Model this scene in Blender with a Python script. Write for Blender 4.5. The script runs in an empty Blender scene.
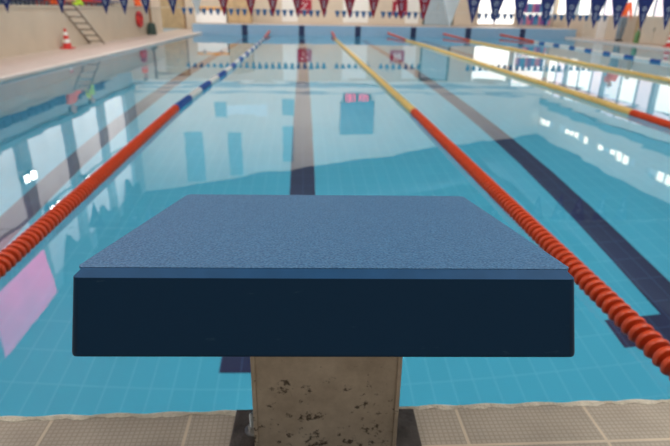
import bpy, bmesh, math, random
from mathutils import Vector, Matrix
random.seed(7)
PI = math.pi
COL = bpy.context.scene.collection
SC = bpy.context.scene

# ------------------------------------------------------------------ materials
def nodes_of(name):
    m = bpy.data.materials.new(name); m.use_nodes = True
    nt = m.node_tree
    return m, nt, nt.nodes['Principled BSDF']

def mat(name, col, rough=.5, metal=0., var=.12, scale=6., bump=0., bscale=40., spec=.5, emit=0., ecol=None):
    """plain procedural surface: colour broken up by noise, optional bump and glow"""
    m, nt, p = nodes_of(name)
    N, L = nt.nodes, nt.links
    tc = N.new('ShaderNodeTexCoord')
    nz = N.new('ShaderNodeTexNoise'); nz.inputs['Scale'].default_value = scale; nz.inputs['Detail'].default_value = 4
    L.new(tc.outputs['Object'], nz.inputs['Vector'])
    r = N.new('ShaderNodeValToRGB')
    r.color_ramp.elements[0].position = .3; r.color_ramp.elements[1].position = .7
    r.color_ramp.elements[0].color = (*[c*(1-var) for c in col], 1)
    r.color_ramp.elements[1].color = (*[min(1, c*(1+var)) for c in col], 1)
    L.new(nz.outputs['Fac'], r.inputs['Fac']); L.new(r.outputs['Color'], p.inputs['Base Color'])
    p.inputs['Roughness'].default_value = rough; p.inputs['Metallic'].default_value = metal
    p.inputs['Specular IOR Level'].default_value = spec
    if emit:
        p.inputs['Emission Color'].default_value = (*(ecol or col), 1); p.inputs['Emission Strength'].default_value = emit
    if bump:
        n2 = N.new('ShaderNodeTexNoise'); n2.inputs['Scale'].default_value = bscale; n2.inputs['Detail'].default_value = 3
        L.new(tc.outputs['Object'], n2.inputs['Vector'])
        b = N.new('ShaderNodeBump'); b.inputs['Strength'].default_value = bump; b.inputs['Distance'].default_value = .01
        L.new(n2.outputs['Fac'], b.inputs['Height']); L.new(b.outputs['Normal'], p.inputs['Normal'])
    return m

def tile_mat(name, c1, c2, mortar, w, h, ms, axes='xy', off=(0, 0), rough=.35, fine=None, dirt=0., stagger=0.):
    """tiles in a grid: brick texture on two world axes"""
    m, nt, p = nodes_of(name); N, L = nt.nodes, nt.links
    tc = N.new('ShaderNodeTexCoord'); sp = N.new('ShaderNodeSeparateXYZ'); cb = N.new('ShaderNodeCombineXYZ')
    L.new(tc.outputs['Object'], sp.inputs[0])
    for k, a in enumerate(axes):
        ad = N.new('ShaderNodeMath'); ad.operation = 'ADD'; ad.inputs[1].default_value = 100*(w if k == 0 else h) - off[k]
        L.new(sp.outputs['xyz'.index(a)], ad.inputs[0]); L.new(ad.outputs[0], cb.inputs[k])
    bk = N.new('ShaderNodeTexBrick'); bk.offset = stagger; bk.squash = 1
    for k, v in (('Scale', 1), ('Mortar Size', ms), ('Mortar Smooth', .2), ('Bias', 0), ('Brick Width', w), ('Row Height', h)):
        bk.inputs[k].default_value = v
    bk.inputs['Color1'].default_value = (*c1, 1); bk.inputs['Color2'].default_value = (*c2, 1); bk.inputs['Mortar'].default_value = (*mortar, 1)
    L.new(cb.outputs[0], bk.inputs['Vector'])
    out = bk.outputs['Color']
    if fine:
        b2 = N.new('ShaderNodeTexBrick'); b2.offset = 0
        for k, v in (('Scale', 1), ('Mortar Size', fine*.2), ('Mortar Smooth', .6), ('Brick Width', fine), ('Row Height', fine)):
            b2.inputs[k].default_value = v
        b2.inputs['Color1'].default_value = b2.inputs['Color2'].default_value = (1, 1, 1, 1); b2.inputs['Mortar'].default_value = (.80, .79, .77, 1)
        L.new(cb.outputs[0], b2.inputs['Vector'])
        mx = N.new('ShaderNodeMixRGB'); mx.blend_type = 'MULTIPLY'
        inv = N.new('ShaderNodeMath'); inv.operation = 'SUBTRACT'; inv.inputs[0].default_value = 1
        L.new(bk.outputs['Fac'], inv.inputs[1]); L.new(inv.outputs[0], mx.inputs['Fac'])
        L.new(out, mx.inputs['Color1']); L.new(b2.outputs['Color'], mx.inputs['Color2']); out = mx.outputs['Color']
        bp = N.new('ShaderNodeBump'); bp.inputs['Strength'].default_value = .5; bp.inputs['Distance'].default_value = .002
        L.new(b2.outputs['Color'], bp.inputs['Height']); L.new(bp.outputs['Normal'], p.inputs['Normal'])
    if dirt:
        nz = N.new('ShaderNodeTexNoise'); nz.inputs['Scale'].default_value = 9; nz.inputs['Detail'].default_value = 6
        L.new(tc.outputs['Object'], nz.inputs['Vector'])
        r = N.new('ShaderNodeValToRGB'); r.color_ramp.elements[0].position = .3; r.color_ramp.elements[1].position = .65
        r.color_ramp.elements[0].color = (1-dirt, 1-dirt*1.05, 1-dirt*1.1, 1); r.color_ramp.elements[1].color = (1, 1, 1, 1)
        L.new(nz.outputs['Fac'], r.inputs['Fac'])
        mx = N.new('ShaderNodeMixRGB'); mx.blend_type = 'MULTIPLY'; mx.inputs['Fac'].default_value = 1
        L.new(out, mx.inputs['Color1']); L.new(r.outputs['Color'], mx.inputs['Color2']); out = mx.outputs['Color']
    L.new(out, p.inputs['Base Color']); p.inputs['Roughness'].default_value = rough
    return m

def glow_mat(name, col, strength, var=.06, scale=1.2):
    """uneven, soft glow: daylit frosted glass, lamps, digits, self-glowing banner"""
    m, nt, p = nodes_of(name); N, L = nt.nodes, nt.links
    tc = N.new('ShaderNodeTexCoord'); nz = N.new('ShaderNodeTexNoise'); nz.inputs['Scale'].default_value = scale
    L.new(tc.outputs['Object'], nz.inputs['Vector'])
    r = N.new('ShaderNodeValToRGB'); r.color_ramp.elements[0].position = .35; r.color_ramp.elements[1].position = .65
    r.color_ramp.elements[0].color = (*[c*(1-var) for c in col], 1); r.color_ramp.elements[1].color = (*[c*(1+var) for c in col], 1)
    L.new(nz.outputs['Fac'], r.inputs['Fac']); L.new(r.outputs['Color'], p.inputs['Emission Color'])
    p.inputs['Emission Strength'].default_value = strength; p.inputs['Base Color'].default_value = (*[c*.5 for c in col], 1)
    p.inputs['Roughness'].default_value = .3
    return m

# ------------------------------------------------------------------ mesh helpers
class MB:
    def __init__(s): s.bm = bmesh.new(); s.mi = 0
    def _tag(s, n0):
        s.bm.faces.ensure_lookup_table()
        for f in s.bm.faces[n0:]: f.material_index = s.mi
    def box(s, lo, hi, mi=0, bev=0., M=None):
        n = len(s.bm.faces); vs = []
        for x in (lo[0], hi[0]):
            for y in (lo[1], hi[1]):
                for z in (lo[2], hi[2]):
                    v = Vector((x, y, z)); vs.append(s.bm.verts.new(M @ v if M else v))
        fs = []
        for q in ((0, 1, 3, 2), (4, 6, 7, 5), (0, 4, 5, 1), (2, 3, 7, 6), (0, 2, 6, 4), (1, 5, 7, 3)):
            fs.append(s.bm.faces.new([vs[i] for i in q]))
        if bev:
            es = list({e for f in fs for e in f.edges})
            bmesh.ops.bevel(s.bm, geom=es, offset=bev, segments=3, profile=.5, affect='EDGES')
        s.mi = mi; s._tag(n); return s
    def quad(s, pts, mi=0):
        n = len(s.bm.faces); s.bm.faces.new([s.bm.verts.new(p) for p in pts]); s.mi = mi; s._tag(n); return s
    def poly_prism(s, pts, d, mi=0):
        """closed polygon extruded by vector d"""
        n = len(s.bm.faces); d = Vector(d)
        a = [s.bm.verts.new(p) for p in pts]; b = [s.bm.verts.new(Vector(p)+d) for p in pts]
        s.bm.faces.new(a); s.bm.faces.new(b[::-1])
        for i in range(len(a)):
            j = (i+1) % len(a); s.bm.faces.new((a[j], a[i], b[i], b[j]))
        s.mi = mi; s._tag(n); return s
    def tube(s, pts, r, seg=8, mi=0, caps=True, flat=1.):
        """swept, possibly tapering round section"""
        n = len(s.bm.faces); pts = [Vector(p) for p in pts]; rings = []
        rs = r if isinstance(r, (list, tuple)) else [r]*len(pts)
        for i, p in enumerate(pts):
            d = (pts[min(i+1, len(pts)-1)]-pts[max(i-1, 0)]).normalized()
            ref = Vector((0, 0, 1)) if abs(d.z) < .9 else Vector((0, 1, 0))
            u = d.cross(ref).normalized(); v = u.cross(d)
            rings.append([s.bm.verts.new(p+u*(rs[i]*math.cos(2*PI*k/seg))+v*(rs[i]*flat*math.sin(2*PI*k/seg))) for k in range(seg)])
        for a, b in zip(rings, rings[1:]):
            for k in range(seg): s.bm.faces.new((a[k], a[(k+1) % seg], b[(k+1) % seg], b[k]))
        if caps: s.bm.faces.new(rings[0][::-1]); s.bm.faces.new(rings[-1])
        s.mi = mi; s._tag(n); return s
    def lathe(s, prof, seg=20, o=(0, 0, 0), axis='z', mi=0):
        """profile of (radius, height) turned about an axis"""
        n = len(s.bm.faces); o = Vector(o); rings = []
        for r, h in prof:
            ring = []
            for k in range(seg):
                a = 2*PI*k/seg; c, t = r*math.cos(a), r*math.sin(a)
                q = {'z': (c, t, h), 'y': (t, h, c), 'x': (h, c, t)}[axis]
                ring.append(s.bm.verts.new(o+Vector(q)))
            rings.append(ring)
        for a, b in zip(rings, rings[1:]):
            for k in range(seg): s.bm.faces.new((a[k], a[(k+1) % seg], b[(k+1) % seg], b[k]))
        s.bm.faces.new(rings[0][::-1]); s.bm.faces.new(rings[-1]); s.mi = mi; s._tag(n); return s
    def ball(s, c, r, mi=0, sc=(1, 1, 1), u=12, v=8):
        n = len(s.bm.faces)
        bmesh.ops.create_uvsphere(s.bm, u_segments=u, v_segments=v, radius=r, matrix=Matrix.Translation(c) @ Matrix.Diagonal((*sc, 1)))
        s.mi = mi; s._tag(n); return s
    def mesh(s, name, mats, smooth=False):
        bmesh.ops.recalc_face_normals(s.bm, faces=s.bm.faces)
        me = bpy.data.meshes.new(name); s.bm.to_mesh(me); s.bm.free()
        for m in (mats if isinstance(mats, (list, tuple)) else [mats]): me.materials.append(m)
        if smooth:
            me.shade_smooth()
            me.set_sharp_from_angle(angle=math.radians(38))
        return me
    def build(s, name, mats, parent=None, smooth=False, kind=None, label=None):
        o = bpy.data.objects.new(name, s.mesh(name, mats, smooth)); COL.objects.link(o)
        if parent: o.parent = parent
        if kind: o['kind'] = kind
        if label: o['label'] = label
        return o

def tag(o, label, cat, group=None, kind=None):
    o['label'] = label; o['category'] = cat
    if group: o['group'] = group
    if kind: o['kind'] = kind
    return o
def thing(name, label, cat, loc=(0, 0, 0), rz=0, group=None):
    o = bpy.data.objects.new(name, None); COL.objects.link(o); o.empty_display_size = .1
    o.location = loc; o.rotation_euler = (0, 0, rz)
    return tag(o, label, cat, group)
def copy_tree(o, parent=None):
    c = o.copy(); COL.objects.link(c)
    if parent: c.parent = parent
    for ch in list(o.children): copy_tree(ch, c)
    return c
def struct(name, mb, m, parent=None, smooth=False): return mb.build(name, m, parent, smooth, kind='structure')
def lerp(tab, y):
    if y <= tab[0][0]: return tab[0][1]
    for (a, b), (c, d) in zip(tab, tab[1:]):
        if y <= c:
            t = (y-a)/(c-a); return b+(d-b)*t
    return tab[-1][1]

# ------------------------------------------------------------------ dimensions (metres, water surface at z = 0)
YN, YF = .757, 25.0            # near and far end wall of the pool
XL, XR = -4.35, 12.0            # long sides of the pool
DEPTH = 1.7
ZB, ZE, ZS = .40, .394, .05    # near deck, far end wall, side decks
WL, WR, YB, YW = -8.85, 13.2, -3.5, 29.0   # hall walls
LINES = [.055+2.475*k for k in range(-1, 5)]; LINES[0] = -2.32; MARKS = [2.5*k for k in range(-1, 5)]
def roof(x): return 7.25-.15*x

# ------------------------------------------------------------------ material set
M = {}
CY1, CY2, CYM = (.05, .40, .56), (.055, .415, .58), (.11, .48, .63)
M['pool_tile'] = tile_mat('pool_tile', CY1, CY2, CYM, .125, .25, .0035, 'xy', (.06, .012))
M['pool_tile_x'] = tile_mat('pool_tile_side', CY1, CY2, CYM, .25, .125, .004, 'yz', (.012, 0))
M['pool_tile_y'] = tile_mat('pool_tile_end', CY1, CY2, CYM, .125, .125, .004, 'xz', (.06, 0))
M['end_tile'] = tile_mat('end_wall_tile', (.24, .39, .53), (.26, .41, .55), (.34, .48, .6), .125, .125, .005, 'xz', (.06, 0))
M['navy_tile'] = tile_mat('navy_line_tile', (.006, .009, .055), (.008, .011, .062), (.03, .06, .15), .125, .25, .0035, 'xy', (.06, .012))
M['navy_tile_y'] = tile_mat('navy_mark_tile', (.008, .015, .06), (.01, .018, .07), (.05, .08, .16), .125, .125, .004, 'xz', (.06, 0))
M['deck_tile'] = tile_mat('deck_tile', (.50, .425, .34), (.54, .46, .37), (.72, .60, .45), .235, .235, .003, 'xy', (.105, .66), .5, fine=.0085, dirt=.22)
M['side_deck'] = tile_mat('side_deck_tile', (.62, .50, .42), (.66, .53, .45), (.5, .42, .36), .25, .25, .006, 'xy', (0, 0), .45, dirt=.1)
M['coping'] = mat('coping', (.78, .68, .60), .4, var=.06, scale=3)
M['grout'] = mat('grout_bead', (.74, .66, .53), .8, var=.15, scale=60, bump=.5, bscale=200)
M['cream'] = mat('cream_plaster', (.60, .50, .385), .7, var=.05, scale=1.5, bump=.05)
M['white_wall'] = mat('pale_wall', (.76, .74, .68), .7, var=.04, scale=.8)
M['grey_wall'] = mat('grey_wall', (.36, .44, .48), .6, var=.05)
M['ceiling'] = mat('ceiling', (.042, .07, .10), .8, var=.12, scale=.6)
M['back'] = mat('back_wall', (.30, .29, .27), .8, var=.06)
M['mullion'] = mat('mullion', (.34, .42, .48), .4, var=.04)
M['beam'] = mat('beam_paint', (.16, .32, .40), .6, var=.08)
M['recess'] = mat('recess_blue', (.26, .44, .52), .6, var=.08)
M['amber'] = mat('amber_plastic', (.75, .36, .07), .5)
M['steel'] = mat('brushed_steel', (.45, .44, .42), .35, 1., var=.15, scale=20)
M['dark_steel'] = mat('dark_plate', (.10, .085, .075), .45, .6, var=.45, scale=25, bump=.25, bscale=120)
M['rung'] = mat('ladder_metal', (.25, .21, .18), .4, .6, var=.1)
M['glass_l'] = glow_mat('window_glow_left', (.95, .97, .98), 1.15)
M['glass_r'] = glow_mat('window_glow_right', (1., .88, .92), 1.1, .14, .5)
M['glass_b'] = glow_mat('window_glow_far', (1., .97, .90), 1.5, .05, .5)
M['pane_dim'] = glow_mat('pane_dim', (.80, .90, .95), .45)
M['lamp_glow'] = glow_mat('lamp_glow', (1., .98, .93), 22, .02)
M['clere'] = glow_mat('clerestory_glow', (1., .92, .78), 3.2, .1, 3)
M['rope_red'] = mat('rope_red', (.74, .07, .014), .36, var=.1, scale=30, spec=.4)
M['rope_yellow'] = mat('rope_yellow', (.90, .62, .20), .4, var=.08, scale=30)
M['rope_blue'] = mat('rope_blue', (.015, .09, .36), .4, var=.08, scale=30)
M['rope_white'] = mat('rope_white', (.80, .80, .76), .4, var=.05, scale=30)
M['cable'] = mat('cable', (.08, .05, .04), .5)
M['red'] = mat('red_paint', (.62, .03, .025), .45); M['orange'] = mat('orange_cloth', (.90, .13, .02), .7, bump=.2)
M['white'] = mat('white_plastic', (.82, .80, .76), .45, var=.04); M['tan'] = mat('tan_wood', (.46, .32, .17), .55, var=.15, scale=4)
M['brown'] = mat('brown_wood', (.24, .13, .06), .6, var=.2, scale=8); M['darkgreen'] = mat('dark_green', (.03, .06, .05), .6)
M['green'] = mat('bottle_green', (.12, .27, .10), .5); M['navy'] = mat('navy_cloth', (.015, .03, .17), .75, var=.2, scale=30)
M['navy_seat'] = mat('navy_plastic', (.015, .04, .16), .5); M['lime'] = mat('lime_cloth', (.50, .75, .03), .7)
M['crimson'] = mat('crimson_cloth', (.34, .012, .035), .75, var=.2, scale=30); M['pink'] = glow_mat('pink_banner_glow', (1., .09, .32), 4.2, .08)  # banner cloth given its own glow so its reflection turns pink
M['pale_cloth'] = mat('pale_cloth', (.80, .80, .80), .7); M['emblem'] = mat('pale_print', (.55, .60, .72), .7)
M['teal_flag'] = mat('teal_cloth', (.02, .10, .24), .75); M['purple'] = mat('purple_foam', (.30, .12, .42), .8)
M['sky'] = mat('sky_foam', (.12, .38, .62), .8); M['rose'] = mat('rose_foam', (.80, .25, .38), .8)
M['skin'] = mat('skin', (.55, .32, .22), .5, var=.06); M['hair'] = mat('dark_hair', (.04, .025, .02), .6, var=.3, scale=40)
M['trouser'] = mat('grey_trouser', (.22, .28, .33), .8); M['dark'] = mat('dark_cloth', (.03, .03, .045), .8)
M['shoe'] = mat('shoe_rubber', (.05, .05, .05), .6); M['screen'] = mat('screen_blue', (.03, .16, .26), .3)
M['digit'] = glow_mat('red_digits', (1., .05, .14), 3.6, .02)
M['rust'] = mat('cord', (.6, .6, .55), .6)

# water: clear refracting sheet with a faint ripple
m, nt, p = nodes_of('clear_water'); N, L = nt.nodes, nt.links
p.inputs['Transmission Weight'].default_value = 1; p.inputs['IOR'].default_value = 1.333; p.inputs['Roughness'].default_value = 0.0
p.inputs['Base Color'].default_value = (.97, 1, 1, 1)
tc = N.new('ShaderNodeTexCoord'); nz = N.new('ShaderNodeTexNoise'); nz.inputs['Scale'].default_value = .9; nz.inputs['Detail'].default_value = 2
L.new(tc.outputs['Object'], nz.inputs['Vector']); bp = N.new('ShaderNodeBump'); bp.inputs['Strength'].default_value = .035; bp.inputs['Distance'].default_value = .1
L.new(nz.outputs['Fac'], bp.inputs['Height']); L.new(bp.outputs['Normal'], p.inputs['Normal'])
M['water'] = m

# block top: anti-slip sprayed plastic, speckled
m, nt, p = nodes_of('anti_slip_blue'); N, L = nt.nodes, nt.links
tc = N.new('ShaderNodeTexCoord'); vo = N.new('ShaderNodeTexVoronoi'); vo.inputs['Scale'].default_value = 330
L.new(tc.outputs['Object'], vo.inputs['Vector'])
nz = N.new('ShaderNodeTexNoise'); nz.inputs['Scale'].default_value = 420; nz.inputs['Detail'].default_value = 2; L.new(tc.outputs['Object'], nz.inputs['Vector'])
r = N.new('ShaderNodeValToRGB'); r.color_ramp.elements[0].position = .38; r.color_ramp.elements[1].position = .68
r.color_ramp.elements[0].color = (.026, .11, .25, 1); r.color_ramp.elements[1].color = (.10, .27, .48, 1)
L.new(nz.outputs['Fac'], r.inputs['Fac'])
n3 = N.new('ShaderNodeTexNoise'); n3.inputs['Scale'].default_value = 9; n3.inputs['Detail'].default_value = 4; L.new(tc.outputs['Object'], n3.inputs['Vector'])
mx = N.new('ShaderNodeMixRGB'); mx.blend_type = 'MULTIPLY'; mx.inputs['Fac'].default_value = .35
L.new(r.outputs['Color'], mx.inputs['Color1']); L.new(n3.outputs['Color'], mx.inputs['Color2']); L.new(r.outputs['Color'], p.inputs['Base Color'])
p.inputs['Roughness'].default_value = .48
bp = N.new('ShaderNodeBump'); bp.inputs['Strength'].default_value = .8; bp.inputs['Distance'].default_value = .0016
L.new(vo.outputs['Distance'], bp.inputs['Height']); L.new(bp.outputs['Normal'], p.inputs['Normal'])
M['pad'] = m
# block body: smooth navy fibreglass with scuffs
m, nt, p = nodes_of('navy_fibreglass'); N, L = nt.nodes, nt.links
tc = N.new('ShaderNodeTexCoord'); mp = N.new('ShaderNodeMapping'); mp.inputs['Scale'].default_value = (40, 60, 160)
L.new(tc.outputs['Object'], mp.inputs['Vector']); nz = N.new('ShaderNodeTexNoise'); nz.inputs['Scale'].default_value = 1; nz.inputs['Detail'].default_value = 5
L.new(mp.outputs[0], nz.inputs['Vector']); r = N.new('ShaderNodeValToRGB')
r.color_ramp.elements[0].position = .70; r.color_ramp.elements[1].position = .80
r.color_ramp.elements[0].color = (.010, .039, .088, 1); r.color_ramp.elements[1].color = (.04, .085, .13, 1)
L.new(nz.outputs['Fac'], r.inputs['Fac']); L.new(r.outputs['Color'], p.inputs['Base Color'])
p.inputs['Roughness'].default_value = .36
M['body'] = m
p.inputs['Specular IOR Level'].default_value = .12
M['chamfer'] = mat('chamfer_lit_blue', (.016, .085, .21), .5, var=.1, scale=30, spec=.15)  # brighter copy of the body blue, painting light onto the upward edge
# post: stained steel with rust specks
m, nt, p = nodes_of('stained_steel'); N, L = nt.nodes, nt.links
tc = N.new('ShaderNodeTexCoord')
n1 = N.new('ShaderNodeTexNoise'); n1.inputs['Scale'].default_value = 14; n1.inputs['Detail'].default_value = 8; n1.inputs['Roughness'].default_value = .7; L.new(tc.outputs['Object'], n1.inputs['Vector'])
r1 = N.new('ShaderNodeValToRGB'); r1.color_ramp.elements[0].position = .3; r1.color_ramp.elements[1].position = .75
r1.color_ramp.elements[0].color = (.45, .38, .30, 1); r1.color_ramp.elements[1].color = (.76, .68, .57, 1); L.new(n1.outputs['Fac'], r1.inputs['Fac'])
n2 = N.new('ShaderNodeTexNoise'); n2.inputs['Scale'].default_value = 62; n2.inputs['Detail'].default_value = 9; n2.inputs['Roughness'].default_value = .68; L.new(tc.outputs['Object'], n2.inputs['Vector'])
n4 = N.new('ShaderNodeTexNoise'); n4.inputs['Scale'].default_value = 11; n4.inputs['Detail'].default_value = 2; L.new(tc.outputs['Object'], n4.inputs['Vector'])
ad = N.new('ShaderNodeMath'); ad.operation = 'MULTIPLY_ADD'; ad.inputs[1].default_value = .45; L.new(n4.outputs['Fac'], ad.inputs[0]); L.new(n2.outputs['Fac'], ad.inputs[2])
r2 = N.new('ShaderNodeValToRGB'); r2.color_ramp.elements[0].position = .825; r2.color_ramp.elements[1].position = .90
r2.color_ramp.elements[0].color = (0, 0, 0, 1); r2.color_ramp.elements[1].color = (.85, .85, .85, 1); L.new(ad.outputs[0], r2.inputs['Fac'])
mx = N.new('ShaderNodeMixRGB'); L.new(r2.outputs['Color'], mx.inputs['Fac']); L.new(r1.outputs['Color'], mx.inputs['Color1']); mx.inputs['Color2'].default_value = (.035, .018, .01, 1)
L.new(mx.outputs['Color'], p.inputs['Base Color']); p.inputs['Metallic'].default_value = .25; p.inputs['Roughness'].default_value = .5
M['post'] = m

# ------------------------------------------------------------------ the setting
b = MB(); b.quad([(XL, YN, -DEPTH), (XR, YN, -DEPTH), (XR, YF, -DEPTH), (XL, YF, -DEPTH)])
for x in LINES:                       # lane lines ending in T bars 2 m from either wall
    z = -DEPTH+.002
    b.quad([(x-.125, YN+2, z), (x+.125, YN+2, z), (x+.125, YF-2, z), (x-.125, YF-2, z)], 1)
    for y in (YN+1.875, YF-2.125):
        b.quad([(x-.5, y, z+.001), (x+.5, y, z+.001), (x+.5, y+.25, z+.001), (x-.5, y+.25, z+.001)], 1)
struct('floor_pool', b, [M['pool_tile'], M['navy_tile']])
struct('wall_pool_left', MB().box((XL-.2, YN, -DEPTH-.1), (XL, YF, .0)), M['pool_tile_x'])
struct('wall_pool_right', MB().box((XR, YN, -DEPTH-.1), (XR+.2, YF, .0)), M['pool_tile_x'])
b = MB().box((XL-.2, YN-.2, -DEPTH-.1), (XR+.2, YN, ZB-.03))
struct('wall_pool_near', b, M['pool_tile_y'])
b = MB().box((-4.77, YF, -.25), (12.5, YF+.35, ZE), 0).box((-4.77, YF, -DEPTH-.1), (12.5, YF+.35, -.25), 2)
for x in MARKS: b.box((x-.125, YF-.004, -1.0), (x+.125, YF, ZE-.005), 1)
struct('wall_pool_far', b, [M['end_tile'], M['navy_tile_y'], M['pool_tile_y']])
tag(struct('pool_water', MB().quad([(XL, YN, 0), (XR, YN, 0), (XR, YF, 0), (XL, YF, 0)]), M['water']), 'still clear turquoise water filling the swimming pool', 'water', kind='stuff')

struct('floor_near_deck', MB().box((WL, YB, -.3), (WR, YN-.004, ZB)), M['deck_tile'])
struct('floor_left_deck', MB().box((-6.05, YN, -.3), (XL-.12, YW, ZS)), M['side_deck'])
struct('floor_right_deck', MB().box((XR+.12, YN, -.3), (WR, YW, ZS)), M['side_deck'])
struct('floor_far_deck', MB().box((-4.77, YF+.35, -.3), (12.5, YW, ZE-.004)), M['side_deck'])
struct('trim_1', MB().box((XL-.14, YN, 0), (XL+.0, YF, ZS+.004), bev=.01), M['coping'])
struct('trim_2', MB().box((XR, YN, 0), (XR+.14, YF, ZS+.004), bev=.01), M['coping'])
# ragged grout bead along the near edge
b = MB(); n = 900; top = []; bot = []
for i in range(n+1):
    x = -2.5+5*i/n
    w = .005+.0022*math.sin(x*41)*math.sin(x*9)+.0018*math.sin(x*117+1)+random.uniform(-.001, .0025)
    top.append(Vector((x, YN-.001+.002*math.sin(x*67), ZB+.0005))); bot.append(Vector((x, YN-.006-max(.002, w), ZB+.0006)))
vt = [b.bm.verts.new(v) for v in top]; vb = [b.bm.verts.new(v) for v in bot]
vc = [b.bm.verts.new((v+w_)/2+Vector((0, 0, .0035))) for v, w_ in zip(top, bot)]
vd = [b.bm.verts.new(v+Vector((0, .004, -.03))) for v in top]
for i in range(n):
    b.bm.faces.new((vb[i], vb[i+1], vc[i+1], vc[i])); b.bm.faces.new((vc[i], vc[i+1], vt[i+1], vt[i])); b.bm.faces.new((vt[i], vt[i+1], vd[i+1], vd[i]))
struct('trim_3', b, M['grout'], smooth=True)

# hall shell: walls, stand, sloping dark ceiling
struct('ceiling', MB().quad([(WL-.3, YB, roof(WL-.3)), (WR+.3, YB, roof(WR+.3)), (WR+.3, YW+.3, roof(WR+.3)), (WL-.3, YW+.3, roof(WL-.3))]), M['ceiling'])
struct('wall_back', MB().quad([(WL, YB, ZB), (WR, YB, ZB), (WR, YB, roof(WR)), (WL, YB, roof(WL))]), M['back'])
PY = [2.8+3.55*k for k in range(8)]            # window posts on the left
b = MB().box((WL-.3, YB, .0), (WL, YW, 2.75)).box((WL-.3, YB, 8.0), (WL, YW, 8.62)).box((WL-.3, YB, 2.75), (WL, 2.55, 8.0))
b.box((WL-.3, PY[-1]-.25, 2.75), (WL, YW, 8.0))
for y in PY: b.box((WL-.3, y-.28, 2.75), (WL+.06, y+.28, 8.0))
struct('wall_left', b, M['grey_wall'])
struct('trim_4', MB().box((WL, YB, 2.75), (WL+.12, YW, 2.95)), M['beam'])
for i in range(len(PY)-1):
    y0, y1 = PY[i]+.28, PY[i+1]-.28
    b = MB().box((WL-.16, y0, 2.95), (WL-.06, y0+.06, 8)).box((WL-.16, y1-.06, 2.95), (WL-.06, y1, 8)).box((WL-.16, y0, 5.42), (WL-.06, y1, 5.5))
    w = struct('window_%d' % (i+1), b, M['mullion'])
    struct('window_pane', MB().quad([(WL-.12, y0, 2.95), (WL-.12, y1, 2.95), (WL-.12, y1, 8.0), (WL-.12, y0, 8.0)]), M['glass_l'], w)
# V-shaped roof brackets over the left windows
b = MB()
for i in range(len(PY)-1):
    y0 = PY[i]; ym = y0+1.35
    b.poly_prism([(WL+.1, y0+.7, 8.5), (WL+.1, y0+3.4, 8.5), (WL+.1, y0+3.2, 7.55), (WL+.1, y0+2.2, 7.5), (WL+.1, ym+.25, 6.9), (WL+.1, y0+.75, 8.0)], (.15, 0, 0))
struct('beam', b, M['ceiling'])
# stand behind the parapet
struct('wall_parapet', MB().box((-6.2, YB, 0), (-6.0, 24.6, 1.03)).box((-6.22, YB, 1.0), (-5.98, 24.6, 1.05)), M['cream'])
struct('floor_stand', MB().box((-7.25, YB, 0), (-6.2, 24.6, .15)).box((-8.1, YB, 0), (-7.25, 24.6, .8)).box((WL, YB, 0), (-8.1, 24.6, 1.5)).box((WL, 24.6, 0), (-6.05, YW, .06)), M['grey_wall'])
struct('wall_stand_end', MB().box((WL, 24.6, 0), (-6.0, 24.8, 1.6)), M['cream'])

# right wall: low cream wall, band of tall windows, pale wall with beam and clerestory strips
b = MB().box((WR, YB, 0), (WR+.3, YW, 1.02)).box((WR, YB, 2.95), (WR+.3, YW, 4.30)).box((WR, YB, 4.60), (WR+.3, YW, 5.4))
CS = [(1+3.75*k, 1+3.75*k+2.95) for k in range(8)]
edges = [YB]+[v for s in CS for v in s]+[YW]
for a, c in zip(edges[::2], edges[1::2]): b.box((WR, a, 4.30), (WR+.3, c, 4.60))
struct('wall_right', b, M['white_wall'])
struct('baseboard_right', MB().box((WR-.05, YB, 0), (WR, YW, 1.0)), M['cream'])
struct('trim_5', MB().box((WR-.12, YB, 3.32), (WR, YW, 3.66)), M['beam'])
k = 20; widths = []
y = YB
for i, (a, c) in enumerate(CS):
    b = MB(); st = (c-a)/6
    for q in range(7): b.box((WR+.05, a+q*st-.03, 4.30), (WR+.15, a+q*st+.03, 4.60))
    w = struct('window_%d' % k, b, M['white']); k += 1
    pb = MB()
    for q in range(6):
        lit = q in (1, 2, 3, 5) if i % 2 else q in (0, 2, 3, 4)
        pb.quad([(WR+.1, a+q*st, 4.30), (WR+.1, a+q*st+st, 4.30), (WR+.1, a+q*st+st, 4.60), (WR+.1, a+q*st, 4.60)], 0 if lit else 1)
    struct('window_pane', pb, [M['clere'], M['pane_dim']], w)
yy = -2.0
while yy < 28:
    b = MB().box((WR-.06, yy-.11, 1.02), (WR+.2, yy+.11, 2.95))
    for q in (1, 2): b.box((WR+.06, yy+q*1.2-.05, 1.02), (WR+.14, yy+q*1.2+.05, 2.95))
    b.box((WR+.06, yy, 2.28), (WR+.14, yy+3.6, 2.34))
    w = struct('window_%d' % k, b, M['mullion']); k += 1
    pb = MB()
    for q in range(3):
        for z0, z1 in ((1.02, 2.31), (2.31, 2.95)):
            u = random.random()
            pb.quad([(WR+.1, yy+q*1.2, z0), (WR+.1, yy+q*1.2+1.2, z0), (WR+.1, yy+q*1.2+1.2, z1), (WR+.1, yy+q*1.2, z1)], 1 if u < .25 else (2 if u < .45 else 0))
    struct('window_pane', pb, [M['glass_r'], M['glass_b'], M['glass_l']], w)
    yy += 3.6

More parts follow.
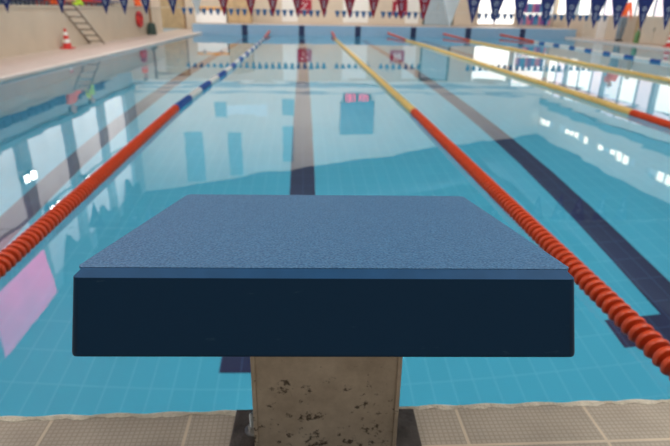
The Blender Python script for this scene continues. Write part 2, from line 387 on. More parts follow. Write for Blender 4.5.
# far wall
b = MB().quad([(WL, YW, 0), (WR+.3, YW, 0), (WR+.3, YW, roof(WR+.3)), (WL, YW, roof(WL))])
b.quad([(WL, YW-.004, 0), (WR+.3, YW-.004, 0), (WR+.3, YW-.004, 2.5), (WL, YW-.004, 2.5)], 1)
struct('wall_far', b, [M['white_wall'], M['cream']])
def far_panel(name, x0, x1, z0, z1, m, fr=None, d=.03):
    b = MB().box((x0, YW-d, z0), (x1, YW-.002, z1))
    o = struct(name, b, m)
    if fr:
        t = .07; f = MB()
        for q in (((x0-t, z0-t), (x0, z1+t)), ((x1, z0-t), (x1+t, z1+t)), ((x0, z1), (x1, z1+t)), ((x0, z0-t), (x1, z0))):
            f.box((q[0][0], YW-d-.02, q[0][1]), (q[1][0], YW-.002, q[1][1]))
        struct('window_frame', f, fr, o)
    return o
far_panel('window_40', 9.1, 11.0, .5, 2.3, M['glass_b'], M['cream'])
far_panel('window_41', 11.3, 13.0, .9, 2.6, M['glass_b'], M['mullion'])
far_panel('window_42', -6.45, -5.45, 5.2, 8.0, M['recess'])
far_panel('window_43', -4.1, -3.35, 5.2, 7.7, M['recess'])
far_panel('window_44', -1.1, -.5, 5.0, 6.9, M['recess'])
far_panel('window_45', -4.7, -4.05, 3.6, 4.5, M['recess'])
far_panel('window_46', -4.05, -1.9, 3.75, 4.3, M['pane_dim'])
far_panel('window_47', -1.1, -.45, 3.5, 4.3, M['recess'])
far_panel('trim_6', WL, WR, 2.62, 2.8, M['mullion'], d=.05)
far_panel('trim_7', WL, WR, 3.05, 3.13, M['mullion'], d=.04)
for i, (x0, x1) in enumerate(((-2.3, -1.2), (-1.0, -.2), (.5, 1.8), (2.1, 3.4), (3.7, 4.5), (5.3, 6.0))):
    far_panel('trim_%d' % (10+i), x0, x1, .45, 2.4, M['cream'] if i % 2 == 0 else M['white_wall'], d=.02)
far_panel('trim_20', 7.85, 8.95, .4, 2.5, M['cream'], d=.1)
d = far_panel('door_1', 6.3, 7.7, .4, 2.35, M['grey_wall'], M['darkgreen'], d=.06)
struct('door_handle', MB().tube([(6.95, YW-.1, 1.1), (6.95, YW-.1, 1.5)], .02), M['steel'], d)
d = far_panel('door_2', -7.6, -5.9, .05, 2.2, M['tan'], M['brown'], d=.05)
struct('door_handle', MB().tube([(-6.1, YW-.09, 1.0), (-6.1, YW-.09, 1.25)], .02), M['steel'], d)

# ------------------------------------------------------------------ the starting block
blk = thing('starting_block', 'dark blue sloping starting block on a stained steel post at the near pool edge', 'starting block', (.092, .474, ZB))
PLM = Matrix.Translation((0, 0, .822-ZB)) @ Matrix.Rotation(-.041, 4, 'Z') @ Matrix.Rotation(-.163, 4, 'X') @ Matrix.Rotation(-.003, 4, 'Y')
W, LN, TH = .2505, .444, .083
b = MB().box((-W, -.006, -TH), (W, LN, 0), M=None)
for v in b.bm.verts:                     # back face leans out slightly at the bottom
    if v.co.y < .01 and v.co.z < -.01: v.co.y -= .021
ve = [e for e in b.bm.edges if abs(e.verts[0].co.x-e.verts[1].co.x) < .001 and abs(e.verts[0].co.y-e.verts[1].co.y) < .03 and abs(e.verts[0].co.z-e.verts[1].co.z) > .05]
bmesh.ops.bevel(b.bm, geom=ve, offset=.008, segments=4, profile=.5, affect='EDGES')
te = [e for e in b.bm.edges if all(v.co.z > -.001 for v in e.verts)]
nf = set(b.bm.faces)
bmesh.ops.bevel(b.bm, geom=te, offset=.0075, segments=1, profile=.5, affect='EDGES')
for f in b.bm.faces:
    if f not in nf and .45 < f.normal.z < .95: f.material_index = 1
be = [e for e in b.bm.edges if all(v.co.z < -TH+.001 for v in e.verts)]
bmesh.ops.bevel(b.bm, geom=be, offset=.003, segments=2, profile=.5, affect='EDGES')
plat = b.build('platform', [M['body'], M['chamfer']], blk, smooth=True); 
me = plat.data; big = {p_.index for p_ in me.polygons if p_.area > .01}; ed = set()
for p_ in me.polygons:
    if p_.index in big or p_.material_index == 1: ed |= set(p_.edge_keys)
at = me.attributes.get('sharp_edge') or me.attributes.new('sharp_edge', 'BOOLEAN', 'EDGE')
for e in me.edges:
    if tuple(sorted(e.vertices)) in ed: at.data[e.index].value = True
plat.matrix_local = PLM
def rrect(x0, x1, y0, y1, r, z, s=5):
    pts = []
    for cx, cy, a0 in ((x1-r, y1-r, 0), (x0+r, y1-r, 90), (x0+r, y0+r, 180), (x1-r, y0+r, 270)):
        for i in range(s+1):
            a = math.radians(a0+90*i/s); pts.append((cx+r*math.cos(a), cy+r*math.sin(a), z))
    return pts
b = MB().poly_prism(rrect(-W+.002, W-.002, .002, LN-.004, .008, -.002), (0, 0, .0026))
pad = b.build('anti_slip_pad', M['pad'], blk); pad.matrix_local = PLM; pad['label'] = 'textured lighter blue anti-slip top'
# folded steel post
R0 = Matrix.Translation((.004, 0, 0)) @ Matrix.Rotation(-.030, 4, 'Z')
b = MB(); zt = .34
b.box((-.1005, .128, .004), (.1005, .24, zt), 0, .003)
b.box((-.1035, .124, .004), (-.098, .13, zt), 0).box((.098, .124, .004), (.1035, .13, zt), 0)   # folded lips
post = b.build('post', M['post'], blk); post.matrix_local = R0
b = MB().box((-.155, -.06, 0), (.158, .272, .008), 0, .002)
bpl = b.build('base_plate', M['dark_steel'], blk); bpl.matrix_local = R0
for (x, y) in ((-.118, .222), (-.124, -.02), (.128, -.02)):
    b = MB(); pr = [(.0062, .008)]
    for i in range(14):
        z = .012+i*.0022; pr += [(.0072, z), (.0058, z+.0011)]
    pr.append((.0045, .044)); b.lathe(pr, 14, (x, y, 0))
    st = b.build('threaded_stud', M['steel'], blk, smooth=False); st.matrix_local = R0
    n_ = MB().lathe([(.0095, .0095), (.0105, .011), (.0105, .017), (.0095, .0185)], 6, (x, y, 0)); n_.lathe([(.016, .008), (.016, .0098)], 20, (x, y, 0))
    n_.build('nut', M['steel'], st)

# ------------------------------------------------------------------ lane ropes
PITCH = .046
def disc_mesh(name, m, seg, fine=True):
    R = .0455
    pr = [(.014, -.023), (.014, -.017), (.030, -.016), (.041, -.0135), (R-.001, -.008), (R, -.001), (R-.002, .005), (.040, .009), (.030, .0085), (.022, .003), (.014, .004), (.014, .023)]
    return MB().lathe(pr, seg, axis='y').mesh(name, m, smooth=True)
def add_disc(bm, o, mi, ang, seg=10):
    rings = []
    c, s = math.cos(ang), math.sin(ang)
    for r, h in ((.014, -.022), (.041, -.014), (.0455, 0), (.041, .013), (.014, .022)):
        ring = []
        for k in range(seg):
            a = 2*PI*k/seg; x, z = r*math.sin(a), r*math.cos(a)
            ring.append(bm.verts.new((o[0]+x*c+h*s, o[1]-x*s+h*c, o[2]+z)))
        rings.append(ring)
    for p_, q_ in zip(rings, rings[1:]):
        for k in range(seg):
            f = bm.faces.new((p_[k], p_[(k+1) % seg], q_[(k+1) % seg], q_[k])); f.material_index = mi
Z_END = [(0, .03), (.757, .05), (1.2, .02), (20.5, .02), (25, .12)]
ROPES = [
 ('red lane rope left of the starting block, turning blue and white further out', [(.757, -1.22), (2.2, -1.235), (3.8, -1.28), (6, -1.345), (8, -1.335), (10, -1.285), (25, -1.42)], 'left', 1.6),
 ('red lane rope right of the starting block, turning yellow further out', [(.757, 1.245), (2, 1.255), (3.1, 1.263), (5.9, 1.295), (21, 1.286), (25, 1.35)], 'right', 1.25),
 ('yellow lane rope, second rope to the right of the starting block', [(.757, 3.70), (5.8, 3.80), (7.5, 3.865), (9.4, 3.86), (18, 4.05), (25, 3.85)], 'yellow', 5.0),
 ('yellow lane rope between the second rope and the white one at the right', [(.757, 6.2), (9, 6.34), (12, 6.33), (16.4, 6.5), (25, 6.38)], 'yellow', 8.6),
 ('white lane rope with blue sections at the far right of the pool', [(.757, 8.5), (12.8, 8.62), (15.2, 8.73), (18, 8.92), (25, 8.98)], 'white', 12.0),
]
def rope_colour(kind, y):
    red, yel, blu, whi = 0, 1, 2, 3
    if y < 5.85+(.15 if kind == 'left' else 0): return red
    if kind == 'left':
        if y > 21: return red
        return blu if int((y-6.0)/.72) % 2 == 0 else whi
    if kind == 'white':
        if y > 21: return red
        return blu if ((y-12.7) % 1.22) < .5 else whi
    return red if y > 21.0 else yel
RM = [M['rope_red'], M['rope_yellow'], M['rope_blue'], M['rope_white']]
DM = [disc_mesh('float_disc', m_, 28) for m_ in RM]
for label, path, kind, ystart in ROPES:
    t = thing('lane_rope', label, 'lane rope', (lerp(path, YN), YN, 0), 0, 'lane ropes floating on the pool')
    ox, oy = t.location.x, t.location.y
    pts = [(lerp(path, YN+.1*k)-ox, .1*k, lerp(Z_END, YN+.1*k)) for k in range(int((YF-YN)/.1)+1)]
    MB().tube(pts, .006, 6).build('cable', M['cable'], t)
    rest = MB(); n_part = 0
    y = YN+.12
    while y < YF-.05:
        x = lerp(path, y); z = lerp(Z_END, y); ang = math.atan2(lerp(path, y+.05)-lerp(path, y-.05), .1)
        ci = rope_colour(kind, y)
        if y >= ystart and n_part < 100:
            o = bpy.data.objects.new('float_disc', DM[ci]); COL.objects.link(o); o.parent = t
            o.location = (x-ox, y-oy, z); o.rotation_euler = (random.uniform(-.04, .04), random.uniform(0, 6), -ang+random.uniform(-.05, .05)); n_part += 1
        else: add_disc(rest.bm, (x-ox, y-oy, z), ci, ang)
        y += PITCH
    rest.build('float_row', RM, t, smooth=True, kind='stuff')

# ------------------------------------------------------------------ pennants
FY = 5.76
def ztop(x): return lerp([(-8, 1.31), (0, 1.315), (1.0, 1.31), (1.6, 1.28), (3, 1.245), (13, 1.23)], x)
SAG = [(WL+.1+.5*k) for k in range(int((WR-WL)/.5)+1)]
t = MB().tube([(x, FY, ztop(x)) for x in SAG], .004, 6).build('flag_line', M['rust'])
tag(t, 'pale cord carrying the nearer row of pennants across the pool', 'flag line')
def pennant_mesh(name, m, logo):
    b = MB(); w, h = .19, .32; n_ = 6
    prev = None
    for s in (0,):
        rows = []
        for i in range(n_+1):
            f = i/n_; hw = w/2*(1-f)+.0015; zz = -h*f; yy = .006*math.sin(f*3)
            rows.append([b.bm.verts.new((-hw, yy, zz)), b.bm.verts.new((0, yy-.004*(1-f), zz)), b.bm.verts.new((hw, yy, zz))])
        for a_, c_ in zip(rows, rows[1:]):
            for k_ in range(2): b.bm.faces.new((a_[k_], a_[k_+1], c_[k_+1], c_[k_]))
    b.box((-w/2-.003, -.002, -.006), (w/2+.003, .002, .006), 0)
    if logo:
        y_ = -.006; ring = []
        def flat(poly):
            f = b.bm.faces.new([b.bm.verts.new((px, y_+.006*math.sin(-pz/h*3)-.001, pz)) for px, pz in poly]); f.material_index = 1
        for i in range(16):
            a0, a1 = 2*PI*i/16, 2*PI*(i+1)/16
            flat([(.024*math.cos(a0), -.115+.024*math.sin(a0)), (.024*math.cos(a1), -.115+.024*math.sin(a1)), (.018*math.cos(a1), -.115+.018*math.sin(a1)), (.018*math.cos(a0), -.115+.018*math.sin(a0))])
        flat([(-.010, -.119), (.010, -.119), (.006, -.108), (-.006, -.108)])
        for z0 in (-.165, -.19, -.212):          # small pale letters down the flag
            ww = .016*(1+(z0+.16)*5)
            flat([(-ww, z0), (ww, z0), (ww, z0-.004), (-ww, z0-.004)]); flat([(ww-.004, z0-.004), (ww, z0-.004), (-ww+.004, z0-.013), (-ww, z0-.013)]); flat([(-ww, z0-.013), (ww, z0-.013), (ww, z0-.017), (-ww, z0-.017)])
    return b.mesh(name, [m, M['emblem']])
PMESH = {c: pennant_mesh('pennant', M[mm], lg) for c, mm, lg in (('navy', 'navy', True), ('dark red', 'crimson', True), ('white', 'pale_cloth', False), ('lime', 'lime', False))}
xs_px = [(-2.82, 'navy'), (-2.30, 'navy'), (-1.872, 'navy'), (-1.69, 'navy'), (-1.482, 'navy'), (-1.22, 'navy'), (-.986, 'white'), (-.72, 'dark red'), (-.45, 'dark red'), (-.23, 'dark red'),
         (.015, 'dark red'), (.281, 'dark red'), (.54, 'dark red'), (.785, 'dark red'), (1.066, 'dark red'), (1.30, 'dark red'), (1.578, 'white'), (1.81, 'navy'), (2.045, 'navy'), (2.30, 'navy'), (2.58, 'navy'),
         (2.838, 'navy'), (3.11, 'navy'), (3.34, 'navy'), (3.618, 'navy'), (3.879, 'navy')]
NUM = ['first', 'second', 'third', 'fourth', 'fifth', 'sixth', 'seventh', 'eighth', 'ninth', 'tenth']
cnt = {}
for x, c in xs_px:
    side = 'left' if x < -1 else 'right'
    key = (c, side if c != 'dark red' else 'mid'); i = cnt.get(key, 0); cnt[key] = i+1
    if c == 'navy': lab = 'navy triangular pennant with emblem, %s from left of those %s of red row' % (NUM[i], side)
    elif c == 'white': lab = 'plain white triangular pennant at the %s end of the dark red row' % ('left' if x < 0 else 'right')
    else: lab = 'dark red triangular pennant with pale emblem, %s from the left of its row' % NUM[i]
    o = bpy.data.objects.new('pennant', PMESH[c]); COL.objects.link(o)
    o.location = (x, FY, ztop(x)-.0095); o.rotation_euler = (random.uniform(-.03, .03), 0, random.uniform(-.15, .15))
    if c == 'white' and x > 0: o.scale = (1.2, 1, 1.12)
    tag(o, lab, 'pennant', 'pennants along the nearer flag line')
# far pennant row
FY2 = 20.76
t = MB().tube([(-5.98, FY2, 1.06), (-5, FY2, 1.05), (0, FY2, 1.03), (6, FY2, 1.02), (WR-.1, FY2, 1.03)], .006, 6).build('flag_line', M['rust'])
tag(t, 'thin cord carrying the farther row of small pennants near the far end', 'flag line')
b = MB(); w, h = .19, .21
b.quad([(-w/2, 0, 0), (w/2, 0, 0), (.03, .004, -h), (-.03, .004, -h)]); b.box((-w/2, -.002, -.005), (w/2, .002, .005)); fm = b.mesh('pennant', M['teal_flag'])
x = -4.2
while x < 11.5:
    if not ((1.0 < x < 1.25) or (2.6 < x < 2.9) or 4.6 < x < 6.2):
        o = bpy.data.objects.new('pennant', fm); COL.objects.link(o); o.location = (x, FY2, lerp([(-5, 1.05), (0, 1.03), (6, 1.02), (13.1, 1.03)], x)-.0105); o.rotation_euler = (0, 0, random.uniform(-.3, .3))
        tag(o, 'small dark blue pennant on the farther flag line', 'pennant', 'pennants along the farther flag line')
    x += .24

# ------------------------------------------------------------------ left side things
# steep metal ladder from the parapet to the deck
t = thing('ladder', 'grey metal ladder leaning down along the left parapet', 'ladder', (-5.86, 15.9, ZS))
A = Vector((-.03, -1.2, .98)); B = Vector((0, .35, 0))
for dx in (-.12, .27): MB().tube([A+Vector((dx, -.1, .03)), B+Vector((dx, 0, .02))], .022, 8).build('rail', M['rung'], t)
for k_ in range(6):
    q = A.lerp(B, (k_+.5)/6); MB().tube([q+Vector((-.12, 0, 0)), q+Vector((.27, 0, 0))], .016, 8).build('rung', M['rung'], t)
def cone(loc, label):
    t = thing('traffic_cone', label, 'traffic cone', loc)
    MB().box((-.14, -.14, 0), (.14, .14, .03), 0, .008).build('base', M['red'], t)
    H = .48; f = lambda z: .11-.085*z/H
    for k_, (z0, z1) in enumerate(((.03, .14), (.14, .23), (.23, .32), (.32, .40), (.40, .48))):
        MB().lathe([(f(z0), z0), (f(z1), z1)], 20).build('band', M['red'] if k_ % 2 == 0 else M['white'], t, smooth=True, label='red band' if k_ % 2 == 0 else 'white band')
cone((-5.82, 14.3, ZS), 'red and white striped cone by the foot of the left ladder')
cone((12.55, 18.42, ZS), 'red and white striped cone on the right pool deck')
# ring lifebuoy on the parapet
t = thing('lifebuoy', 'red ring lifebuoy hung on the left parapet', 'lifebuoy', (-5.92, 21.2, .62))
b = MB(); R_, r_ = .21, .075
pts = [(0, R_*math.cos(2*PI*k_/28), R_*math.sin(2*PI*k_/28)) for k_ in range(29)]
b.tube(pts, r_, 12, caps=False); b.build('ring', M['red'], t, smooth=True)
for k_ in range(4):
    a = PI/4+k_*PI/2; b = MB().tube([(0, R_*math.cos(a-.16), R_*math.sin(a-.16)), (0, R_*math.cos(a), R_*math.sin(a)), (0, R_*math.cos(a+.16), R_*math.sin(a+.16))], r_+.004, 12)
    b.build('strap', M['crimson'], t, smooth=True)
t = thing('parasol_stand', 'brown post in a dark green base just past the red lifebuoy', 'post', (-5.79, 22.2, ZS))
MB().lathe([(.05, .4), (.05, 1.5), (.03, 1.55)], 14).build('post', M['brown'], t, smooth=True)
MB().lathe([(.17, 0), (.18, .04), (.16, .3), (.13, .42), (.05, .44)], 18).build('base', M['darkgreen'], t, smooth=True)
# stand seats
def seat_mesh(m):
    b = MB(); b.box((-.22, -.2, .38), (.2, .2, .43), 0, .015)
    n0 = len(b.bm.verts); b.box((-.24, -.21, .42), (-.19, .21, .80), 0, .018)
    b.tube([(-.1, -.15, 0), (-.1, -.15, .39)], .02, 8).tube([(-.1, .15, 0), (-.1, .15, .39)], .02, 8)
    return b.mesh('stadium_seat', m)
SR, SN = seat_mesh(M['red']), seat_mesh(M['navy_seat'])
y = 10.6; 
while y < 24.3:
    red = 17.3 < y < 22.6
    for (x, z, row) in ((-7.7, .8, 0), (-8.42, 1.5, 1)):
        if row == 0 and y < 14: continue
        o = bpy.data.objects.new('stadium_seat', SR if (red and row == 0) else SN); COL.objects.link(o); o.location = (x, y, z)
        if red and row == 0: tag(o, 'red plastic stand seat behind the left parapet', 'seat', 'red seats in the left stand')
        elif row == 0: tag(o, 'navy plastic seat beside the red ones in the front stand row', 'seat', 'front row navy seats in the left stand')
        else: tag(o, 'navy plastic seat in the back row of the left stand', 'seat', 'back row navy seats in the left stand')
    y += .5
# floodlights on the left wall
for i, (y, z, l) in enumerate(((16.5, 3.97, 'twin floodlight low on the left wall above the stand'), (17.75, 5.42, 'twin floodlight high on the left wall, nearer of two'), (20.8, 5.41, 'floodlight high on the left wall, farther of two'))):
    t = thing('floodlight', l, 'floodlight', (WL+.19, y, z), 0, 'floodlights on the left wall')
    for dy in ((-.22, .22) if i < 2 else (0,)):
        MB().box((0, dy-.17, -.15), (.14, dy+.17, .15), 0, .02).build('housing', M['darkgreen'], t)
        MB().box((.141, dy-.14, -.12), (.15, dy+.14, .12)).build('lens', M['lamp_glow'], t)
    MB().box((-.188, -.03, -.2), (.04, .03, -.1)).build('bracket', M['steel'], t)
b = MB()
for k_ in range(13):
    pass
b.poly_prism([(WL+.3, 13.2, 5.6), (WL+.3, 16.35, 6.1), (WL+.3, 16.75, 8.3), (WL+.3, 13.2, 8.3)], (.01, 0, 0))
tag(b.build('banner', M['pink']), 'pink banner hung high over the left windows', 'banner')

# ------------------------------------------------------------------ people
def blend_mesh(mb, voxel, name, m):
    """fuse tapered sweeps into one continuous skin"""
    me = mb.mesh(name+'_draft', m); o = bpy.data.objects.new(name, me); COL.objects.link(o)
    md = o.modifiers.new('r', 'REMESH'); md.mode = 'VOXEL'; md.voxel_size = voxel; md.use_smooth_shade = True
    sm = o.modifiers.new('s', 'SMOOTH'); sm.factor = .5; sm.iterations = 3
    dg = bpy.context.evaluated_depsgraph_get(); ev = o.evaluated_get(dg)
    out = bpy.data.meshes.new_from_object(ev, depsgraph=dg); out.name = name
    bpy.data.objects.remove(o); out.materials.clear(); out.materials.append(m)
    for p_ in out.polygons: p_.use_smooth = True
    return out
def person(loc, rz, label, top, bottom, pose, group=None):
    t = thing('person', label, 'person', loc, rz, group)
    hip = .90; sh = 1.40
    J = {}
    for s in (-1, 1):
        lf = pose.get('stride', 0)*s
        J['hip', s] = Vector((s*.09, 0, hip)); J['knee', s] = Vector((s*.10, lf*.5+.03, .49)); J['ank', s] = Vector((s*.10, lf-.03, .09))
        J['sh', s] = Vector((s*.185, 0, sh)); el, wr = pose['arm'][0 if s < 0 else 1]
        J['el', s] = Vector((s*el[0], el[1], el[2])); J['wr', s] = Vector((s*wr[0], wr[1], wr[2]))
    def limbs(mb, g=0., legs=True, arms=True, torso=True, full=True):
        if torso:
            mb.tube([(0, .0, hip-.08), (0, 0, hip+.03), (0, .005, 1.08), (0, 0, 1.25), (0, -.01, 1.38), (0, -.01, 1.44)], [.13+g, .165+g, .145+g, .17+g, .165+g, .09+g], 16, flat=.66)
            for s in (-1, 1): mb.ball(J['sh', s], .065+g, u=12, v=8)
        for s in (-1, 1):
            if legs:
                mb.tube([J['hip', s], J['hip', s].lerp(J['knee', s], .5), J['knee', s], J['knee', s].lerp(J['ank', s], .35), J['ank', s]], [.092+g, .078+g, .055+g, .056+g, .036+g*1.3], 12)
            if arms:
                mb.tube([J['sh', s], J['sh', s].lerp(J['el', s], .5), J['el', s], J['el', s].lerp(J['wr', s], .4), J['wr', s]], [.056+g, .048+g, .039+g, .038+g, .026+g*1.2], 12)
    body = MB(); limbs(body)
    body.tube([(0, -.01, 1.40), (0, 0, 1.52)], [.06, .055], 12)
    body.ball((0, .01, 1.62), .105, sc=(.82, .98, 1.12), u=16, v=12)
    body.tube([(0, .02, 1.56), (0, .075, 1.535)], [.06, .03], 10)                  # jaw
    body.tube([(0, .10, 1.64), (0, .125, 1.60)], [.010, .018], 8)                  # nose
    body.tube([(-.025, .098, 1.565), (.025, .098, 1.565)], [.011, .011], 8)        # lips
    for s in (-1, 1):
        body.ball((s*.088, .0, 1.62), .028, sc=(.45, .8, 1.2), u=8, v=6)           # ears
        w_ = J['wr', s]; d_ = (w_-J['el', s]).normalized(); side = d_.cross(Vector((1, 0, 0))).normalized()
        palm = w_+d_*.085
        body.tube([w_, w_+d_*.04, palm], [.026, .036, .036], 10, flat=.55)
        for k_, (off, ln) in enumerate(((-.027, .068), (-.009, .078), (.009, .072), (.027, .058))):
            f0 = palm+side*off-d_*.01; f1 = f0+d_*ln*.55+Vector((-s*.006, 0, 0)); f2 = f1+d_*ln*.5+Vector((-s*.018, 0, 0))
            body.tube([f0, f1, f2], [.0105, .0098, .0085], 8)
        th = w_+d_*.03+side*.03
        body.tube([th-side*.015, th+d_*.03+side*.018, th+d_*.06+side*.02], [.014, .011, .009], 8)
        a_ = J['ank', s]
        body.tube([a_+Vector((0, -.05, -.055)), a_+Vector((0, .04, -.055)), a_+Vector((0, .16, -.065))], [.035, .04, .026], 10)
    bm_ = blend_mesh(body, .009, 'body', M['skin'])
    o = bpy.data.objects.new('body', bm_); COL.objects.link(o); o.parent = t
    jk = MB(); limbs(jk, .014, legs=False); o = bpy.data.objects.new('jacket', blend_mesh(jk, .014, 'jacket', top)); COL.objects.link(o); o.parent = t
    tr = MB(); limbs(tr, .013, arms=False, torso=False); tr.tube([(0, 0, hip-.09), (0, 0, hip), (0, 0, hip+.09)], [.15, .178, .165], 16, flat=.68)
    o = bpy.data.objects.new('trousers', blend_mesh(tr, .014, 'trousers', bottom)); COL.objects.link(o); o.parent = t
    hr = MB(); hr.ball((0, -.012, 1.645), .112, sc=(.86, .98, 1.08), u=16, v=12)
    for v in list(hr.bm.verts):
        if v.co.y > .055 and v.co.z < 1.68 or v.co.z < 1.58: v.co = Vector((v.co.x*.8, min(v.co.y, .03)*.8, max(v.co.z, 1.58)))
    hr.build('hair', M['hair'], t, smooth=True)
    for s in (-1, 1):
        MB().ball((s*.034, .100, 1.635), .012, u=8, v=6).build('eye', M['shoe'], t)
        a_ = J['ank', s]
        MB().tube([a_+Vector((0, -.085, -.048)), a_+Vector((0, .0, -.04)), a_+Vector((0, .1, -.05)), a_+Vector((0, .175, -.058))], [.036, .05, .046, .03], 12, flat=.85).build('shoe', M['shoe'], t, smooth=True)
    return t
REST = (((.25, -.02, 1.12), (.24, .08, .88)), ((.25, -.02, 1.12), (.24, .08, .88)))
LEAN = (((.27, .12, 1.14), (.22, .36, 1.06)), ((.27, .12, 1.14), (.22, .36, 1.06)))
RAISE = (((.26, .02, 1.13), (.23, .14, .92)), ((.30, .15, 1.25), (.26, .34, 1.50)))
person((-6.7, 16.1, .15), -PI/2, 'person in an orange jacket standing behind the left parapet, nearest of three', M['orange'], M['dark'], {'arm': LEAN})
person((-6.7, 17.6, .15), -PI/2, 'person in a lime green jacket standing behind the left parapet', M['lime'], M['dark'], {'arm': REST})
person((-6.7, 23.9, .15), -PI/2, 'person in an orange jacket standing behind the far end of the left parapet', M['orange'], M['dark'], {'arm': REST})
person((12.75, 21.9, ZS), PI, 'person in an orange jacket and grey trousers standing on the right deck', M['orange'], M['trouser'], {'arm': RAISE, 'stride': .05})

# ------------------------------------------------------------------ far deck things
t = thing('storage_chest', 'white chest with an orange lid at the left of the far deck', 'chest', (-4.3, 27.6, ZE-.004))
MB().box((-.72, -.35, 0), (.72, .35, .55), 0, .02).build('body', M['white'], t); MB().box((-.75, -.38, .551), (.75, .38, .70), 0, .03).build('lid', M['amber'], t)
for s in (-.4, .4): MB().box((s-.05, -.4, .46), (s+.05, -.351, .62), 0, .01).build('latch', M['steel'], t)
t = thing('cabinet', 'tan wooden cabinet beside the orange-lidded chest on the far deck', 'cabinet', (-2.95, 27.6, ZE-.004))
MB().box((-.56, -.3, 0), (.56, .3, 1.5), 0, .01).build('carcass', M['tan'], t)
for s in (-1, 1):
    dd = MB().box((min(s*.01, s*.54), -.325, .05), (max(s*.01, s*.54), -.301, 1.46), 0, .006).build('door', M['tan'], t)
    MB().ball((s*.07, -.345, .75), .022).build('knob', M['steel'], dd)
# red notice boards with pale glyphs on the far wall
for i, (x, lab) in enumerate(((.12, 'red square notice with pale mark on the far wall, left one'), (5.0, 'red square notice with pale mark on the far wall, right one'))):
    t = thing('wall_sign', lab, 'sign', (x, YW-.05, 1.18), 0, 'red notices on the far wall')
    MB().box((-.38, -.02, -.33), (.38, .02, .33), 0, .01).build('panel', M['crimson'], t)
    b = MB()
    if i == 0: b.tube([(-.17, -.024, .16), (.17, -.024, .16), (-.12, -.024, -.16), (.17, -.024, -.16)], .03, 6)
    else:
        for xx in (-.14, 0, .14): b.box((xx-.035, -.03, -.17), (xx+.035, -.021, .17))
    b.build('mark', M['rope_white'], t)
# scoreboard
t = thing('scoreboard', 'blue electronic scoreboard with glowing red digits on the far wall', 'scoreboard', (2.97, YW-.07, 4.35))
MB().box((-.92, -.06, -.88), (.92, .06, .95), 0, .02).build('cabinet', M['screen'], t)
MB().box((-.75, -.085, -1.22), (.75, .04, -.89), 0, .02).build('digit_box', M['shoe'], t)
for x0 in (-.42, .28):
    b = MB()
    for dx in (0, .26):
        x = x0+dx-.1
        for q in (((x-.1, .12), (x+.1, .15)), ((x-.1, -.015), (x+.1, .015)), ((x-.1, -.15), (x+.1, -.12)), ((x-.1, -.15), (x-.07, .15)), ((x+.07, -.15), (x+.1, .15))):
            b.box((q[0][0], -.10, -1.055+q[0][1]), (q[1][0], -.086, -1.055+q[1][1]))
    b.build('digit_pair', M['digit'], t)
# kickboard rack
t = thing('kickboard_rack', 'grey metal rack of coloured kickboards at the right of the far deck', 'rack', (11.5, 27.4, ZE-.004))
for x in (-.75, .75):
    for y in (-.2, .2): MB().tube([(x, y, 0), (x, y, 1.25)], .02, 8).build('upright', M['steel'], t)
for z in (.12, .68): MB().box((-.77, -.22, z-.015), (.77, .22, z)).build('shelf', M['steel'], t)
KC = [('purple', 'purple'), ('pink', 'rose'), ('blue', 'sky')]
def board_mesh(m): return MB().poly_prism(rrect(-.022, .022, 0, .42, .02, 0, 3), (0, 0, 0.001)).mesh('x', m) if False else MB().box((-.03, -.14, 0), (.03, .14, .42), 0, .025).mesh('kickboard', m)
KM = {c: board_mesh(M[k_]) for c, k_ in KC}
for z, row in ((.12, 'lower'), (.68, 'upper')):
    for i in range(12):
        c = KC[(i*2+(row == 'upper')+i//3) % 3][0]
        o = bpy.data.objects.new('kickboard', KM[c]); COL.objects.link(o); o.location = (11.5-.68+i*.122, 27.38, ZE-.004+z+.001)
        tag(o, '%s foam kickboard standing on the %s shelf of the rack' % (c, row), 'kickboard', '%s kickboards on the %s shelf' % (c, row))

# ------------------------------------------------------------------ right deck things
t = thing('locker', 'cream locker against the low right wall, right of the standing person', 'locker', (12.95, 19.7, ZS))
MB().box((-.2, -.8, 0), (.2, .8, .95), 0, .01).build('carcass', M['cream'], t)
for s in (-1, 1):
    dd = MB().box((-.215, min(s*.01, s*.78), .04), (-.201, max(s*.01, s*.78), .92), 0, .004).build('door', M['cream'], t)
    MB().box((-.235, s*.06-.01, .45), (-.216, s*.06+.01, .58)).build('handle', M['steel'], dd)
t = thing('locker', 'cream locker against the low right wall, farther along behind the person', 'locker', (12.95, 24.3, ZS))
MB().box((-.2, -.6, 0), (.2, .6, .95), 0, .01).build('carcass', M['white'], t)
dd = MB().box((-.215, -.55, .04), (-.201, .55, .92), 0, .004).build('door', M['cream'], t)
MB().box((-.235, .4, .45), (-.216, .42, .58)).build('handle', M['steel'], dd)
t = thing('plank', 'tan wooden plank leaning upright beside the green bottle on the right deck', 'plank', (12.98, 21.15, ZS)); 
MB().box((-.03, -.12, 0), (.03, .12, 1.3), 0, .006).build('board', M['tan'], t)
t = thing('gas_bottle', 'green cylinder bottle standing on the right deck by the plank', 'bottle', (12.8, 20.75, ZS))
MB().lathe([(.09, 0), (.1, .03), (.1, .30), (.08, .38), (.035, .42), (.035, .46)], 18).build('cylinder', M['green'], t, smooth=True)
MB().lathe([(.03, .461), (.045, .47), (.045, .51), (.02, .53)], 12).build('cap', M['steel'], t, smooth=True)

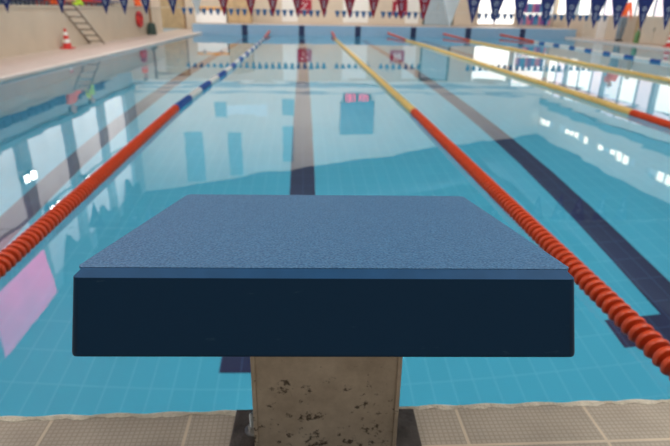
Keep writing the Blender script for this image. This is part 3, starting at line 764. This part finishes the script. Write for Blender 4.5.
# ------------------------------------------------------------------ light
def area(name, loc, rot, sx, sy, power, col):
    l = bpy.data.lights.new(name, 'AREA'); l.shape = 'RECTANGLE'; l.size = sx; l.size_y = sy; l.energy = power; l.color = col
    o = bpy.data.objects.new(name, l); COL.objects.link(o); o.location = loc; o.rotation_euler = rot; return o
area('pool_fill', (4.6, (YN+YF)/2, -.03), (0, 0, 0), 14.2, 23.8, 415, (.95, 1, 1))  # added fill under the surface, standing in for light transmitted by the water
area('near_fill', (4.5, 1.6, 6.2), (0, 0, 0), 6, 2.2, 330, (1, .97, .92))  # added fill, unseen, brightening block top, near deck and ropes
area('near_fill', (-3.5, 1.6, 7.0), (0, 0, 0), 4, 2.2, 220, (1, .97, .92))  # second added near fill, kept out of the water reflections
area('wall_fill', (2, 22.5, 6.3), (math.radians(75), 0, 0), 18, 1.2, 850, (1, .97, .92))  # added fill aimed at the far wall, unseen from the camera side
area('wall_fill', (9.0, 16, 5.6), (0, math.radians(-75), 0), 1.0, 20, 420, (1, .97, .94))  # added fill brightening the right wall, back turned to the view
area('wall_fill', (-4.5, 16, 7.2), (0, math.radians(65), 0), 1.0, 20, 520, (1, .96, .9))  # added fill brightening the left wall, likewise unseen
area('hall_fill', (3, 12.5, 6.4), (math.radians(50), 0, 0), 14, 1.2, 600, (1, .97, .93))  # added fill for the farther ropes and decks, tilted out of reflections
area('hall_fill', (3, 6.8, 6.5), (math.radians(58), 0, 0), 12, 1.0, 380, (1, .97, .93))  # added fill for the ropes in mid pool, no visible fitting
area('hall_fill', (.3, -2.6, 4.2), (math.radians(38), 0, 0), 3, .8, 15, (1, .95, .88))  # added fill behind the camera to lift the post and near deck
w = bpy.data.worlds.new('world'); SC.world = w; w.use_nodes = True
w.node_tree.nodes['Background'].inputs[0].default_value = (.6, .7, .8, 1); w.node_tree.nodes['Background'].inputs[1].default_value = .3

# ------------------------------------------------------------------ camera
F, PT, YWW, RL = 530., .3828, .062, .0167
cp, sp, cy, sy = math.cos(PT), math.sin(PT), math.cos(YWW), math.sin(YWW)
fw = Vector((sy*cp, cy*cp, -sp)); rt = Vector((cy, -sy, 0)); up = rt.cross(fw)
c, s = math.cos(RL), math.sin(RL)
rt2 = rt*c+up*s; up2 = up*c-rt*s
cam = bpy.data.cameras.new('camera'); co = bpy.data.objects.new('camera', cam); COL.objects.link(co)
mw = Matrix((rt2, up2, -fw)).transposed().to_4x4(); mw.translation = Vector((.0708, 0, 1.063)); co.matrix_world = mw
cam.sensor_fit = 'HORIZONTAL'; cam.sensor_width = 36; cam.lens = F/670*36; cam.clip_start = .02
cam.dof.use_dof = True; cam.dof.focus_distance = .58; cam.dof.aperture_fstop = 7.5
SC.camera = co
SC.view_settings.view_transform = 'Standard'; SC.view_settings.look = 'None'; SC.view_settings.exposure = 0
SC.cycles.use_denoising = True; SC.cycles.sample_clamp_indirect = 4; SC.cycles.max_bounces = 10
SC.cycles.transmission_bounces = 8; SC.cycles.blur_glossy = .5
